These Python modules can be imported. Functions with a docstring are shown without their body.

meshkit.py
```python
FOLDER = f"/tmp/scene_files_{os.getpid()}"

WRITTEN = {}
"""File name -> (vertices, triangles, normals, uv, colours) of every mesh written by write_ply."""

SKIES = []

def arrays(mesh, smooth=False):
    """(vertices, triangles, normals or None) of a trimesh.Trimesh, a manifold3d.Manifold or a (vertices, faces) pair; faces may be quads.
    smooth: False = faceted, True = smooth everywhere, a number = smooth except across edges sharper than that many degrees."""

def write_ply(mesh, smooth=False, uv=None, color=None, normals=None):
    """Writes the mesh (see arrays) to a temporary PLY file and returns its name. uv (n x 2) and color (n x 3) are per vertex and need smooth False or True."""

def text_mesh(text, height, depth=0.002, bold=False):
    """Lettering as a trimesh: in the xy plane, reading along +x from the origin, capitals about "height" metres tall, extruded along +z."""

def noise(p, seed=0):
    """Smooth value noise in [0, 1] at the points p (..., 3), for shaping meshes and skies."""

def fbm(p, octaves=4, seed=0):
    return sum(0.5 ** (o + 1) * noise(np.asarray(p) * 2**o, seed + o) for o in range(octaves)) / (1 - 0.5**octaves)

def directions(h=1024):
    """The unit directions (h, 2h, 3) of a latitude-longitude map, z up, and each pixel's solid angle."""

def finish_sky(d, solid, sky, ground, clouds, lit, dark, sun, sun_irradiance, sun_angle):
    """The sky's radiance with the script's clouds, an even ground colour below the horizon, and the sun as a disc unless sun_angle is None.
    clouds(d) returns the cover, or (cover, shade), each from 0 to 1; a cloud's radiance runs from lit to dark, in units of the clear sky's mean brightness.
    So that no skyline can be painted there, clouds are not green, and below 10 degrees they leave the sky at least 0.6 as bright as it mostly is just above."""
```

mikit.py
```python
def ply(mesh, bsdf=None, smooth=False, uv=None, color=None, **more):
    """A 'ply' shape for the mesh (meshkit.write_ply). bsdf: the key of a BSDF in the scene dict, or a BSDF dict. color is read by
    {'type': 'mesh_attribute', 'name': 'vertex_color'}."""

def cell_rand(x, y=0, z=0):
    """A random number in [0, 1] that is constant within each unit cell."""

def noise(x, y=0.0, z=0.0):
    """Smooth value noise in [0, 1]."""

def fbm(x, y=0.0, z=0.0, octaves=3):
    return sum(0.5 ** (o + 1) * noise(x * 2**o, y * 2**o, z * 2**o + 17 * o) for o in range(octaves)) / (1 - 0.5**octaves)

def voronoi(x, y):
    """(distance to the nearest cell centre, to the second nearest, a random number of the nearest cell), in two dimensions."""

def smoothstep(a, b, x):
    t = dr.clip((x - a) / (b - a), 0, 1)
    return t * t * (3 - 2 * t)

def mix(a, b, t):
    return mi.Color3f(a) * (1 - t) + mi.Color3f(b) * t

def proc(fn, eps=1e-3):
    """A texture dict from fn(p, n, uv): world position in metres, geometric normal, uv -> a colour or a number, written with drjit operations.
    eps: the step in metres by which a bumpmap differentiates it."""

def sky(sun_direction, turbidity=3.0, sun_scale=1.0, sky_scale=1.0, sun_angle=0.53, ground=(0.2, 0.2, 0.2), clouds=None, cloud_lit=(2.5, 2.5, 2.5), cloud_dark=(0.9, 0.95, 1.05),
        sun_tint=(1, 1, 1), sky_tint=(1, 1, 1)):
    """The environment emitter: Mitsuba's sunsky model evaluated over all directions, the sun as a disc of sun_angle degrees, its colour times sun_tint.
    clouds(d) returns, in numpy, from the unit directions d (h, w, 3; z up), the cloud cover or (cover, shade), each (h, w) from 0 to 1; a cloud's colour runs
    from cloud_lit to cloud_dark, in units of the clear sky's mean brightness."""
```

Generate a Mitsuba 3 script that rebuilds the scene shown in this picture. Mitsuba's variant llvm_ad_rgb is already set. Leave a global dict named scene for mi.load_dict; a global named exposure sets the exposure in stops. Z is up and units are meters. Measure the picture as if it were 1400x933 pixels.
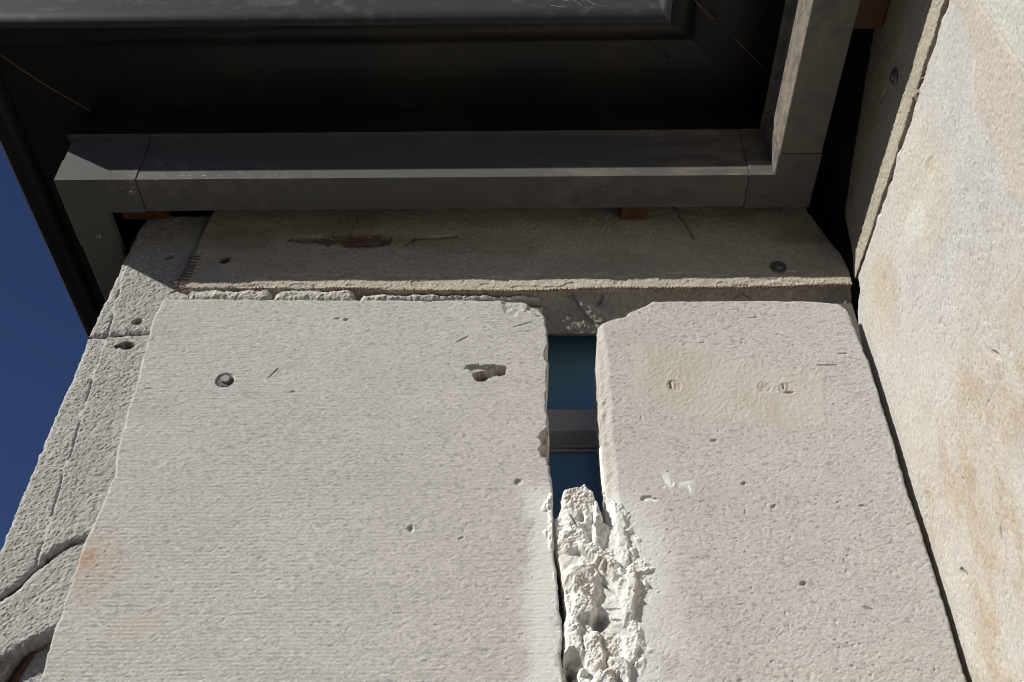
import math, random
import numpy as np, trimesh, shapely
import mapbox_earcut as earcut
import mitsuba as mi, drjit as dr
import mikit, meshkit
from scipy.spatial import cKDTree
from shapely.geometry import Polygon

# ---------------------------------------------------------------- camera, sky, exposure
T = mi.ScalarTransform4f
EYE = 1.6                                   # lens height above the ground; heights below are given relative to the lens
PITCH, YAW = math.radians(42.15), math.radians(-0.57)
fwd = [math.sin(YAW) * math.cos(PITCH), math.cos(YAW) * math.cos(PITCH), math.sin(PITCH)]
exposure = 2.29
scene = {
    'camera': {'type': 'perspective', 'fov': 51.05, 'fov_axis': 'x', 'near_clip': 0.02, 'far_clip': 900.0,
               'to_world': T().look_at([0, 0, EYE], [fwd[0], fwd[1], EYE + fwd[2]], [0, 0, 1])},
    'sky': mikit.sky((-1.50, -1.0, 0.95), turbidity=2.2, sky_scale=0.243, sky_tint=(0.93, 0.93, 1.36), sun_tint=(0.83, 1.03, 1.45), ground=(0.04, 0.04, 0.04)),
}
labels = {}
rng = np.random.default_rng(7)

# ---------------------------------------------------------------- helpers
def numbered(key):
    if key not in scene and not any(k.startswith(key + '__') for k in scene) and key not in labels:
        return key
    n = 1
    while True:
        k = f'{key}_{n:03d}'
        if k not in scene and k not in labels and not any(q.startswith(k + '__') for q in scene):
            return k
        n += 1

def lift(mesh):
    if isinstance(mesh, trimesh.Trimesh):
        m = mesh.copy(); m.vertices = m.vertices + [0, 0, EYE]; return m
    return (np.asarray(mesh[0], float) + [0, 0, EYE], mesh[1])

def obj(name, mesh, mat, parent=None, smooth=False, color=None, label=None, cat=None, group=None, kind=None):
    key = numbered(name if parent is None else parent + '__' + name)
    scene[key] = mikit.ply(lift(mesh), mat, smooth=smooth, color=color)
    d = {k: v for k, v in (('label', label), ('category', cat), ('group', group), ('kind', kind)) if v}
    if d: labels[key] = d
    return key

def thing(name, label, cat, group=None):
    key = numbered(name)
    labels[key] = {'label': label, 'category': cat}
    if group: labels[key]['group'] = group
    return key

def N(u, v, su, sv, seed=0, w=0.0):
    return meshkit.noise(np.stack([u * su, v * sv, np.zeros_like(u) + w], -1), seed)

def F(u, v, su, sv, seed=0, o=4):
    return meshkit.fbm(np.stack([u * su, v * sv, np.zeros_like(u)], -1), o, seed)

def sst(a, b, x):
    t = np.clip((x - a) / (b - a), 0, 1)
    return t * t * (3 - 2 * t)

def box(x0, x1, y0, y1, z0, z1, bevel=0.0):
    if bevel <= 0:
        m = trimesh.creation.box((x1 - x0, y1 - y0, z1 - z0))
        m.apply_translation(((x0 + x1) / 2, (y0 + y1) / 2, (z0 + z1) / 2)); return m
    pts = []
    for sx, sy, sz in np.ndindex(2, 2, 2):
        c = np.array([(x0, x1)[sx], (y0, y1)[sy], (z0, z1)[sz]])
        s = np.array([1 - 2 * sx, 1 - 2 * sy, 1 - 2 * sz]) * bevel
        for k in range(3):
            q = s.copy(); q[k] = 0; pts.append(c + q)
    return trimesh.convex.convex_hull(np.array(pts))

def tube(pts, r, sides=6):
    p = np.asarray(pts, float)
    t = np.gradient(p, axis=0); t /= np.linalg.norm(t, axis=1, keepdims=True) + 1e-12
    a = np.cross(t, np.where(np.abs(t[:, 2:]) < 0.9, [0, 0, 1.0], [1.0, 0, 0])); a /= np.linalg.norm(a, axis=1, keepdims=True) + 1e-12
    b = np.cross(t, a); ang = np.arange(sides) * 2 * np.pi / sides
    rr = np.broadcast_to(r, (len(p),))[:, None, None]
    v = (p[:, None] + rr * (np.cos(ang)[None, :, None] * a[:, None] + np.sin(ang)[None, :, None] * b[:, None])).reshape(-1, 3)
    f = []
    for i in range(len(p) - 1):
        for j in range(sides):
            q = [i * sides + j, i * sides + (j + 1) % sides, (i + 1) * sides + (j + 1) % sides, (i + 1) * sides + j]
            f += [[q[0], q[1], q[2]], [q[0], q[2], q[3]]]
    n = len(p) - 1
    for j in range(1, sides - 1):
        f += [[0, j + 1, j], [n * sides, n * sides + j, n * sides + j + 1]]
    return trimesh.Trimesh(v, f, process=False)

def join(ms): return trimesh.util.concatenate(ms)

def lathe(profile, sections=28):
    """profile: (radius, height) list, turned round z."""
    return trimesh.creation.revolve(np.array(profile, float), sections=sections)

def turn_to(mesh, normal, at, spin=0.0):
    """local z -> normal, local origin -> at"""
    m = mesh.copy(); m.apply_transform(trimesh.transformations.rotation_matrix(spin, [0, 0, 1]))
    m.apply_transform(trimesh.geometry.align_vectors([0, 0, 1], normal)); m.apply_translation(at); return m

def jag(outline, amp, size, seed, straight_below=None):
    """Densifies an outline to about 1 mm and wears its edge unevenly."""
    o = np.array(outline, float); o = np.vstack([o, o[:1]])
    P = []
    for a, b in zip(o[:-1], o[1:]):
        n = max(1, min(900, int(np.linalg.norm(b - a) / 0.001)))
        P.append(a + (b - a) * (np.arange(n) / n)[:, None])
    P = np.vstack(P)
    d = (meshkit.fbm(np.c_[P / size, np.zeros(len(P))], 3, seed) - 0.5) * 2 * amp
    e = (meshkit.fbm(np.c_[P / size + 91.7, np.zeros(len(P))], 3, seed + 5) - 0.5) * 2 * amp
    return P + np.c_[d, e]

def field(outline, step, relief, color, place, thick, flip=False, amp=0.0012, size=0.008, seed=1, fine_from=None, fine_u=None, skirt_noise=0.0016):
    """A slab with a worn edge: a fine sheet over the outline (u, v), raised by relief(u, v, d), d the distance to the edge, with the edge carried back by 'thick'.
    place(u, v, h) turns it into a point. Below v = fine_from (u < fine_u) the sheet is coarse: nothing of it shows in the photograph."""
    P = jag(outline, amp, size, seed)
    poly = Polygon(P).buffer(0)
    if poly.geom_type != 'Polygon': poly = max(poly.geoms, key=lambda g: g.area)
    ext = np.array(poly.exterior.coords)
    seg = np.linalg.norm(np.diff(ext, axis=0), axis=1)
    dens = np.vstack([a + (b - a) * (np.arange(k) / k)[:, None] for a, b, k in zip(ext[:-1], ext[1:], np.clip((seg / 0.0006).astype(int), 1, 3000))])
    tree = cKDTree(dens)
    u0, v0, u1, v1 = poly.bounds
    us = np.arange(u0, u1 + step, step); vs = np.arange(v0, v1 + step, step)
    if fine_from is not None and v0 < fine_from:
        vs = np.r_[np.linspace(v0, fine_from, 24)[:-1], np.arange(fine_from, v1 + step, step)]
    if fine_u is not None and u0 < fine_u:
        us = np.r_[np.linspace(u0, fine_u, 24)[:-1], np.arange(fine_u, u1 + step, step)]
    U, V = np.meshgrid(us, vs); nv, nu = U.shape
    cu, cv = (U[:-1, :-1] + U[1:, 1:]) / 2, (V[:-1, :-1] + V[1:, 1:]) / 2
    keep = shapely.contains_xy(poly, cu, cv)
    idx = np.arange(nu * nv).reshape(nv, nu)
    q = np.stack([idx[:-1, :-1], idx[:-1, 1:], idx[1:, 1:], idx[1:, :-1]], -1)[keep]
    used, inv = np.unique(q, return_inverse=True); q = inv.reshape(q.shape)
    uv = np.c_[U.ravel()[used], V.ravel()[used]]
    e = np.vstack([q[:, [0, 1]], q[:, [1, 2]], q[:, [2, 3]], q[:, [3, 0]]])
    code = e.min(1) * (len(uv) + 1) + e.max(1)
    _, first, count = np.unique(code, return_index=True, return_counts=True)
    be = e[first[count == 1]]
    bv = np.unique(be)
    d0, near = tree.query(uv[bv])
    ok = d0 < 1.6 * step
    uv[bv[ok]] = dens[near[ok]]
    d, _ = tree.query(uv); d[bv] = 0
    h = relief(uv[:, 0], uv[:, 1], d)
    c = color(uv[:, 0], uv[:, 1], d, h)
    h, c = np.array(h, float), np.array(c, float)
    f = np.vstack([q[:, [0, 1, 2]], q[:, [0, 2, 3]]])
    verts, faces, cols = [np.c_[uv, h]], [f], [c]
    nb = len(uv); remap = np.full(len(uv), -1); remap[bv] = np.arange(len(bv))
    levels = [0.0, 0.0025, 0.006, 0.012, 0.024] + [thick] if thick > 0.03 else [0.0, 0.3 * thick, 0.65 * thick, thick]
    for k, t in enumerate(levels):
        b = uv[bv]
        w = skirt_noise * min(k, 2) / 2
        nx = (meshkit.fbm(np.c_[b * 140, np.full(len(b), t * 140)], 3, seed + 11) - 0.5) * 2 * w
        ny = (meshkit.fbm(np.c_[b * 140, np.full(len(b), t * 140 + 37)], 3, seed + 12) - 0.5) * 2 * w
        verts.append(np.c_[b[:, 0] + nx, b[:, 1] + ny, h[bv] * (k == 0) + np.where(k == 0, 0, np.minimum(h[bv], 0) - t)])
        cols.append(c[bv])
        if k:
            lo, hi = nb + (k - 1) * len(bv), nb + k * len(bv)
            a, bb = remap[be[:, 0]], remap[be[:, 1]]
            faces += [np.c_[lo + bb, lo + a, hi + a], np.c_[lo + bb, hi + a, hi + bb]]
    verts = np.vstack(verts); faces = np.vstack(faces); cols = np.vstack(cols)
    xyz = np.stack(place(verts[:, 0], verts[:, 1], verts[:, 2]), -1)
    if flip: faces = faces[:, ::-1]
    return (xyz, faces), np.clip(cols * 0.70, 0.004, 0.92)

front = lambda y: (lambda u, v, h: (u, y - h, v))
sidew = lambda x: (lambda u, v, h: (x - h, u, v))
under = lambda z: (lambda u, v, h: (u, v, z - h))

def speck(u, v, seed, su=760, sv=900):
    """Grain about a millimetre wide, -1 to 1."""
    return (N(u, v, su, sv, seed) - 0.5) * 1.3 + (N(u, v, su * 0.47, sv * 0.5, seed + 1) - 0.5) * 0.7

def mixc(c, k, t):
    t = np.clip(t, 0, 1)[:, None]
    return c * (1 - t) + np.asarray(k) * t

def blob(u, v, cu, cv, ru, rv, rot=0.0, soft=0.35, wob=0.25, freq=30, seed=0):
    """1 inside an uneven ellipse, 0 outside."""
    a, b = u - cu, v - cv
    x, y = a * math.cos(rot) + b * math.sin(rot), -a * math.sin(rot) + b * math.cos(rot)
    r = np.hypot(x / ru, y / rv) + (F(u, v, freq, freq, seed) - 0.5) * 2 * wob
    return 1 - sst(1 - soft, 1 + soft, r)

# ---------------------------------------------------------------- materials
def grain(p, n, uv):
    return mikit.noise(p.x * 1500, p.y * 1500, p.z * 1500) * 0.6 + mikit.noise(p.x * 700, p.y * 700, p.z * 700)
def fine_grain(p, n, uv):
    return mikit.noise(p.x * 900, p.y * 900, p.z * 900)
vc = {'type': 'mesh_attribute', 'name': 'vertex_color'}
def rough_mat(bump):
    return {'type': 'twosided', 'bsdf': {'type': 'bumpmap', 'scale': bump, 'arbitrary': mikit.proc(grain, eps=2e-4),
            'bsdf': {'type': 'principled', 'base_color': vc, 'roughness': 0.95, 'specular': 0.15}}}
scene['aerated_concrete'] = rough_mat(0.00035)
scene['gritty_plaster'] = rough_mat(0.0005)

def frame_color(p, n, uv):
    m = mikit.fbm(p.x * 9, p.y * 9, p.z * 14, 4)
    s = mikit.fbm(p.x * 70, p.y * 70, p.z * 70, 3)
    dust = mikit.smoothstep(0.52, 0.78, m * 0.6 + s * 0.4)
    fleck = mikit.smoothstep(0.80, 0.84, mikit.noise(p.x * 260, p.y * 260, p.z * 260)) * mikit.smoothstep(0.5, 0.7, m)
    c = mikit.mix((0.092, 0.090, 0.087), (0.155, 0.145, 0.128), dust * 0.6)
    c = mikit.mix(c, (0.22, 0.175, 0.13), 0.55 * mikit.smoothstep(0.10, 0.36, p.x) * mikit.smoothstep(0.35, 0.6, mikit.fbm(p.x * 25, p.y * 60, p.z * 60, 3)) * mikit.smoothstep(2.838, 2.843, p.z))
    return mikit.mix(c, (0.36, 0.33, 0.29), fleck * 0.45)
def frame_rough(p, n, uv):
    return 0.52 + 0.25 * mikit.fbm(p.x * 30, p.y * 30, p.z * 30, 3)
scene['frame_metal'] = {'type': 'twosided', 'bsdf': {'type': 'principled', 'base_color': mikit.proc(frame_color), 'roughness': mikit.proc(frame_rough), 'specular': 0.15}}
def gutter_color(p, n, uv):
    m = mikit.fbm(p.x * 7 + 4, p.y * 7, p.z * 7, 4)
    s = mikit.fbm(p.x * 45, p.y * 45, p.z * 45, 3)
    c = mikit.mix((0.013, 0.0125, 0.012), (0.020, 0.0175, 0.015), mikit.smoothstep(0.35, 0.7, m))
    return mikit.mix(c, (0.06, 0.055, 0.05), mikit.smoothstep(0.62, 0.75, s * 0.6 + m * 0.4) * 0.15)
scene['gutter_metal'] = {'type': 'twosided', 'bsdf': {'type': 'principled', 'base_color': mikit.proc(gutter_color), 'roughness': 0.42, 'specular': 0.22}}
def lip_color(p, n, uv):
    m = mikit.fbm(p.x * 11 + 4, p.y * 11, p.z * 11, 4)
    s = mikit.fbm(p.x * 60, p.y * 60, p.z * 60, 3)
    c = mikit.mix((0.034, 0.035, 0.037), (0.046, 0.046, 0.047), s)
    return mikit.mix(c, (0.12, 0.115, 0.105), mikit.smoothstep(0.52, 0.68, s * 0.45 + m * 0.55) * 0.5)
scene['lip_metal'] = {'type': 'twosided', 'bsdf': {'type': 'principled', 'base_color': mikit.proc(lip_color), 'roughness': 0.45, 'specular': 0.35}}
scene['seam_sealant'] = {'type': 'twosided', 'bsdf': {'type': 'diffuse', 'reflectance': {'type': 'rgb', 'value': (0.12, 0.09, 0.07)}}}
scene['rubber'] = {'type': 'twosided', 'bsdf': {'type': 'principled', 'base_color': {'type': 'rgb', 'value': (0.012, 0.010, 0.009)}, 'roughness': 0.7}}
scene['steel'] = {'type': 'twosided', 'bsdf': {'type': 'principled', 'base_color': {'type': 'rgb', 'value': (0.27, 0.27, 0.26)}, 'roughness': 0.5, 'metallic': 0.6}}
scene['dark_steel'] = {'type': 'twosided', 'bsdf': {'type': 'principled', 'base_color': {'type': 'rgb', 'value': (0.12, 0.12, 0.12)}, 'roughness': 0.45, 'metallic': 0.4}}
def rust_color(p, n, uv):
    return mikit.mix((0.07, 0.026, 0.022), (0.14, 0.06, 0.045), mikit.fbm(p.x * 220, p.y * 220, p.z * 220, 3))
scene['rust'] = {'type': 'twosided', 'bsdf': {'type': 'principled', 'base_color': mikit.proc(rust_color), 'roughness': 0.85}}
scene['mesh_fibre'] = {'type': 'twosided', 'bsdf': {'type': 'diffuse', 'reflectance': {'type': 'rgb', 'value': (0.15, 0.098, 0.075)}}}
scene['web_fibre'] = {'type': 'twosided', 'bsdf': {'type': 'diffuse', 'reflectance': {'type': 'rgb', 'value': (0.5, 0.48, 0.45)}}}
def wood_color(p, n, uv):
    g = mikit.noise(p.x * 160 + 3 * mikit.noise(p.y * 8, p.x * 30, p.z * 30), p.y * 6, p.z * 160)
    return mikit.mix((0.06, 0.026, 0.010), (0.12, 0.055, 0.022), g)
scene['wood'] = {'type': 'twosided', 'bsdf': {'type': 'principled', 'base_color': mikit.proc(wood_color), 'roughness': 0.6}}
scene['deck_board'] = {'type': 'twosided', 'bsdf': {'type': 'diffuse', 'reflectance': {'type': 'rgb', 'value': (0.05, 0.04, 0.035)}}}
scene['core_concrete'] = {'type': 'twosided', 'bsdf': {'type': 'diffuse', 'reflectance': {'type': 'rgb', 'value': (0.12, 0.11, 0.10)}}}
def sky_glass_color(p, n, uv):
    m = mikit.fbm(p.x * 25, p.y * 25, p.z * 12, 3)
    return mikit.mix((0.19, 0.43, 0.60), (0.25, 0.50, 0.67), m)  # blue of the reflected sky painted in as base colour
scene['sky_reflection_pane'] = {'type': 'twosided', 'bsdf': {'type': 'principled', 'base_color': mikit.proc(sky_glass_color), 'roughness': 0.2, 'metallic': 0.1, 'specular': 0.5}}
def transom_color(p, n, uv):
    return mikit.mix((0.66, 0.63, 0.60), (0.86, 0.83, 0.80), mikit.noise(p.x * 500, p.y * 500, p.z * 300))
scene['transom_metal'] = {'type': 'twosided', 'bsdf': {'type': 'principled', 'base_color': mikit.proc(transom_color), 'roughness': 0.6}}
def ground_color(p, n, uv):
    return mikit.mix((0.045, 0.043, 0.040), (0.075, 0.072, 0.068), mikit.fbm(p.x * 1.5, p.y * 1.5, 0, 4))
scene['pavement_mat'] = {'type': 'twosided', 'bsdf': {'type': 'diffuse', 'reflectance': mikit.proc(ground_color)}}

# ---------------------------------------------------------------- ground
FLOOR = -EYE
obj('ground', (np.array([[-300, -300, FLOOR], [300, -300, FLOOR], [300, 300, FLOOR], [-300, 300, FLOOR]]), np.array([[0, 1, 2], [0, 2, 3]])), 'pavement_mat',
    kind='structure', label='dark paved yard below the wall')

# ---------------------------------------------------------------- the front wall: two aerated concrete panels in front of a window opening
LIL, WARM = np.array([0.608, 0.578, 0.562]), np.array([0.605, 0.583, 0.556])

def edge_round(u, v, d, r, seed, chip=0.5):
    rr = r * (0.45 + 1.3 * F(u, v, 60, 60, seed))
    t = np.clip(1 - d / rr, 0, 1)
    return -rr * chip * t ** 2

def dashes(u, v, k, seed, thr=0.70):
    """Short horizontal pores, each a little tilted."""
    w = v + 0.15 * u
    n = 0.6 * N(u, w, 150 * k, 380 * k, seed + 1) + 0.4 * N(u, v - 0.1 * u, 260 * k, 420 * k, seed + 2)
    return sst(thr, thr + 0.14, n)

def specks(u, v, spots, col, c, depth=None):
    return c

PANEL_Y = 1.05
LEFT = [(-0.4916, 1.0329), (-0.2614, 1.0292), (-0.0104, 1.0254), (0.0055, 1.0224), (0.0254, 1.0139), (0.034, 0.9987), (0.0363, 0.9678), (0.0357, 0.939), (0.033, 0.925), (0.037, 0.911),
        (0.0336, 0.8887), (0.0326, 0.8407), (0.0348, 0.8153), (0.0334, 0.7894), (0.0315, 0.7674), (0.0324, 0.7502), (0.0371, 0.728), (0.0373, 0.7022), (0.0363, 0.6329), (0.0392, 0.5897),
        (0.0413, 0.552), (0.0423, 0.5342), (0.040, 0.5102), (0.0413, 0.4782), (0.042, FLOOR), (-0.50, FLOOR), (-0.4974, 0.4806), (-0.4992, 0.5369), (-0.4968, 0.5644), (-0.4955, 0.6091),
        (-0.4959, 0.6561), (-0.4885, 0.6856), (-0.4849, 0.7358), (-0.4909, 0.7778), (-0.492, 0.8845), (-0.4961, 0.9901)]

def hole_mask(u, v):
    a = sst(0.0105, 0.0085, np.hypot(u + 0.0500, v - 0.8915) + 0.002 * (N(u, v, 300, 300, 3) - 0.5))
    b = sst(0.0088, 0.0070, np.hypot(u + 0.0262, v - 0.8990) + 0.002 * (N(u, v, 300, 300, 4) - 0.5))
    m = sst(0.009, 0.006, np.hypot((u + 0.038) / 1.3, v - 0.8965) + 0.006 * (N(u, v, 260, 260, 5) - 0.5))
    chip = sst(1.05, 0.85, np.hypot((u + 0.047) / 0.026, (v - 0.9035) / 0.0065) + 0.9 * (F(u, v, 150, 150, 6) - 0.5))
    return a, b, m, chip

def left_relief(u, v, d):
    fine = sst(-0.45, -0.05, u)
    w = v + 0.0009 * (N(u, v, 35, 8, 21) - 0.5)
    comb = 0.5 + 0.5 * np.sin(2 * np.pi * w / 0.0046 + 5.0 * (F(u, v, 6, 14, 19, 2) - 0.5))
    h = 0.00034 * (comb - 0.5) * (1 - 0.35 * fine) * (0.3 + 1.2 * N(u, v, 45, 90, 20))
    h += (0.00036 - 0.00018 * fine) * (N(u, w, 110, 290, 22) - 0.5) + 0.00030 * (N(u, w, 190, 420, 23) - 0.5)
    h += 0.00040 * speck(u, v, 24, 470, 880) + 0.0012 * (F(u, v, 9, 9, 25, 2) - 0.5)
    h -= 0.0007 * dashes(u, v, 1.0, 26, 0.74) * (0.3 + 0.7 * N(u, v, 14, 14, 27))
    h += edge_round(u, v, d, 0.0026, 28, 0.6)
    # chips along the edge that faces the slot
    for cu, cv, r, dep in ((0.037, 0.777, 0.011, 0.013), (0.041, 0.925, 0.006, 0.006), (0.042, 0.893, 0.0065, 0.005), (0.040, 0.842, 0.005, 0.004), (0.028, 1.020, 0.016, 0.004), (-0.01, 1.022, 0.012, 0.0025)):
        h -= dep * blob(u, v, cu, cv, r, r * 1.8, 0.2, 0.45, 0.7, 110, 30) * (0.6 + 0.8 * F(u, v, 150, 150, 31))
    a, b, m, chip = hole_mask(u, v)
    h -= 0.030 * np.maximum(a, 0) + 0.022 * np.maximum(b - a, 0) + 0.012 * np.clip(m - a - b, 0, 1) + 0.0055 * np.clip(chip - a - b - m, 0, 1) * (0.4 + F(u, v, 220, 220, 7))
    # shallow ring round the bolt, scratches, small pits
    h -= 0.003 * sst(0.0125, 0.0105, np.hypot(u + 0.3784, v - 0.886))
    for cu, cv, ru, rv, rot, dep in ((-0.0763, 0.9543, 0.0085, 0.0009, 0.62, 0.0025), (-0.318, 0.897, 0.009, 0.001, 1.0, 0.0018), (-0.2344, 0.9917, 0.003, 0.002, 0, 0.003), (-0.246, 0.9935, 0.004, 0.001, 0.1, 0.002),
                                     (-0.0027, 0.7262, 0.0042, 0.0038, 0, 0.003), (-0.1257, 0.6626, 0.0028, 0.0042, 0.3, 0.003), (-0.289, 0.866, 0.003, 0.0012, 0, 0.002), (0.004, 0.98, 0.014, 0.0009, 0.35, 0.0012),
                                     (0.009, 0.968, 0.012, 0.0008, 0.1, 0.001), (-0.068, 0.65, 0.003, 0.001, 0.3, 0.002)):
        h -= dep * blob(u, v, cu, cv, ru, rv, rot, 0.3, 0.15, 300, 33)
    return h

def left_color(u, v, d, h):
    t = F(u, v, 5, 5, 41)
    c = mixc(np.tile(WARM, (len(u), 1)), LIL, sst(-0.25, 0.0, u + 0.25 * (t - 0.5)))
    c *= (0.93 + 0.14 * F(u, v, 11, 26, 42))[:, None] * (1 + 0.24 * speck(u, v, 43, 560, 900))[:, None] * (1 - 0.22 * sst(0.70, 0.85, N(u, v, 240, 520, 49)))[:, None]
    c = mixc(c, (0.50, 0.29, 0.13), 0.42 * blob(u, v, -0.489, 0.625, 0.012, 0.011, 0, 0.8, 0.9, 90, 44) * (0.4 + 0.9 * N(u, v, 170, 300, 50)) + 0.22 * blob(u, v, -0.478, 0.617, 0.03, 0.035, 0, 0.8, 0.4, 50, 45))
    c = mixc(c, (0.60, 0.54, 0.45), 0.45 * blob(u, v, -0.41, 0.545, 0.03, 0.015, 0.5, 0.8, 0.5, 40, 46))
    a, b, m, chip = hole_mask(u, v)
    c = mixc(c, (0.44, 0.36, 0.27), np.maximum(a, b) * 0.8 + 0.4 * m)
    c = mixc(c, (0.43, 0.27, 0.10), 0.7 * a * blob(u, v, -0.056, 0.897, 0.006, 0.006))
    c = mixc(c, (0.45, 0.40, 0.35), 0.6 * sst(-0.004, -0.010, h) * (u > 0.0))
    # white smear of filler beside the slot
    sm = sst(0.48, 0.62, F(u, v, 55, 30, 47) + 0.30 * sst(-0.03, 0.03, u) - 0.06) * sst(-0.016, 0.022, u + 0.02 * (F(u, v, 30, 30, 48) - 0.5)) * sst(0.74, 0.70, v)
    return mixc(c, (0.86, 0.845, 0.82), 0.85 * sm)

lp = thing('wall_panel', 'large pale aerated concrete panel left of the narrow open slot', 'wall panel')
m, c = field(LEFT, 0.0011, left_relief, left_color, front(PANEL_Y), 0.068, fine_from=0.42, seed=2, amp=0.0022, size=0.011)
obj('slab', m, 'aerated_concrete', lp, True, c)
bolt = obj('hex_bolt', turn_to(trimesh.convex.convex_hull(np.array([(r * math.cos(a), r * math.sin(a), z) for a in np.arange(6) * math.pi / 3 for r, z in ((0.0062, 0), (0.0062, 0.0036), (0.0055, 0.0042))])), [0, -1, 0], [-0.3775, PANEL_Y + 0.0008, 0.8868], 0.25), 'steel', lp)
obj('washer', turn_to(lathe([(0.004, 0), (0.0095, 0), (0.0102, 0.0006), (0.0095, 0.0014), (0.004, 0.0014)], 32), [0, -1, 0], [-0.3784, PANEL_Y + 0.0022, 0.886]), 'dark_steel', bolt, 40)

RIGHT = [(0.1051, 0.9791), (0.1233, 0.9884), (0.1423, 0.9936), (0.1488, 1.0017), (0.1725, 1.0139), (0.1822, 1.0221), (0.2889, 1.0225), (0.3784, 1.0216), (0.402, 1.02), (0.4329, 1.0155), (0.4415, 1.0044),
         (0.4452, 0.9894), (0.4469, 0.9522), (0.4515, 0.9), (0.4513, 0.8456), (0.4522, 0.7862), (0.4515, 0.7137), (0.4534, 0.6638), (0.4545, 0.6063), (0.4545, 0.5499), (0.454, 0.4969), (0.4549, 0.4763),
         (0.455, FLOOR), (0.107, FLOOR), (0.1065, 0.4779), (0.1035, 0.5457), (0.1017, 0.6166), (0.0988, 0.6758), (0.0995, 0.7018), (0.1006, 0.7433), (0.1003, 0.7822), (0.0994, 0.824), (0.1008, 0.8747), (0.1008, 0.9244)]
PATCH = Polygon([(0.150, 0.940), (0.187, 0.944), (0.2746, 0.918), (0.319, 0.899), (0.390, 0.889), (0.377, 0.809), (0.331, 0.804), (0.260, 0.812), (0.198, 0.820), (0.166, 0.850), (0.147, 0.872)])
_pb = cKDTree(jag(list(PATCH.exterior.coords)[:-1], 0.002, 0.02, 9))
def patch_mask(u, v):
    d, _ = _pb.query(np.c_[u, v])
    s = np.where(shapely.contains_xy(PATCH, u, v), d, -d)
    soft = 0.012 - 0.009 * sst(0.2, 0.36, u)
    return sst(-soft, soft, s + 0.012 * (F(u, v, 60, 60, 51) - 0.5) + 0.010 * (N(u, v, 260, 300, 52) - 0.5))
PLUGS = ((0.1958, 0.8715, 0.010), (0.3094, 0.8682, 0.009), (0.3367, 0.8655, 0.010))

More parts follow.
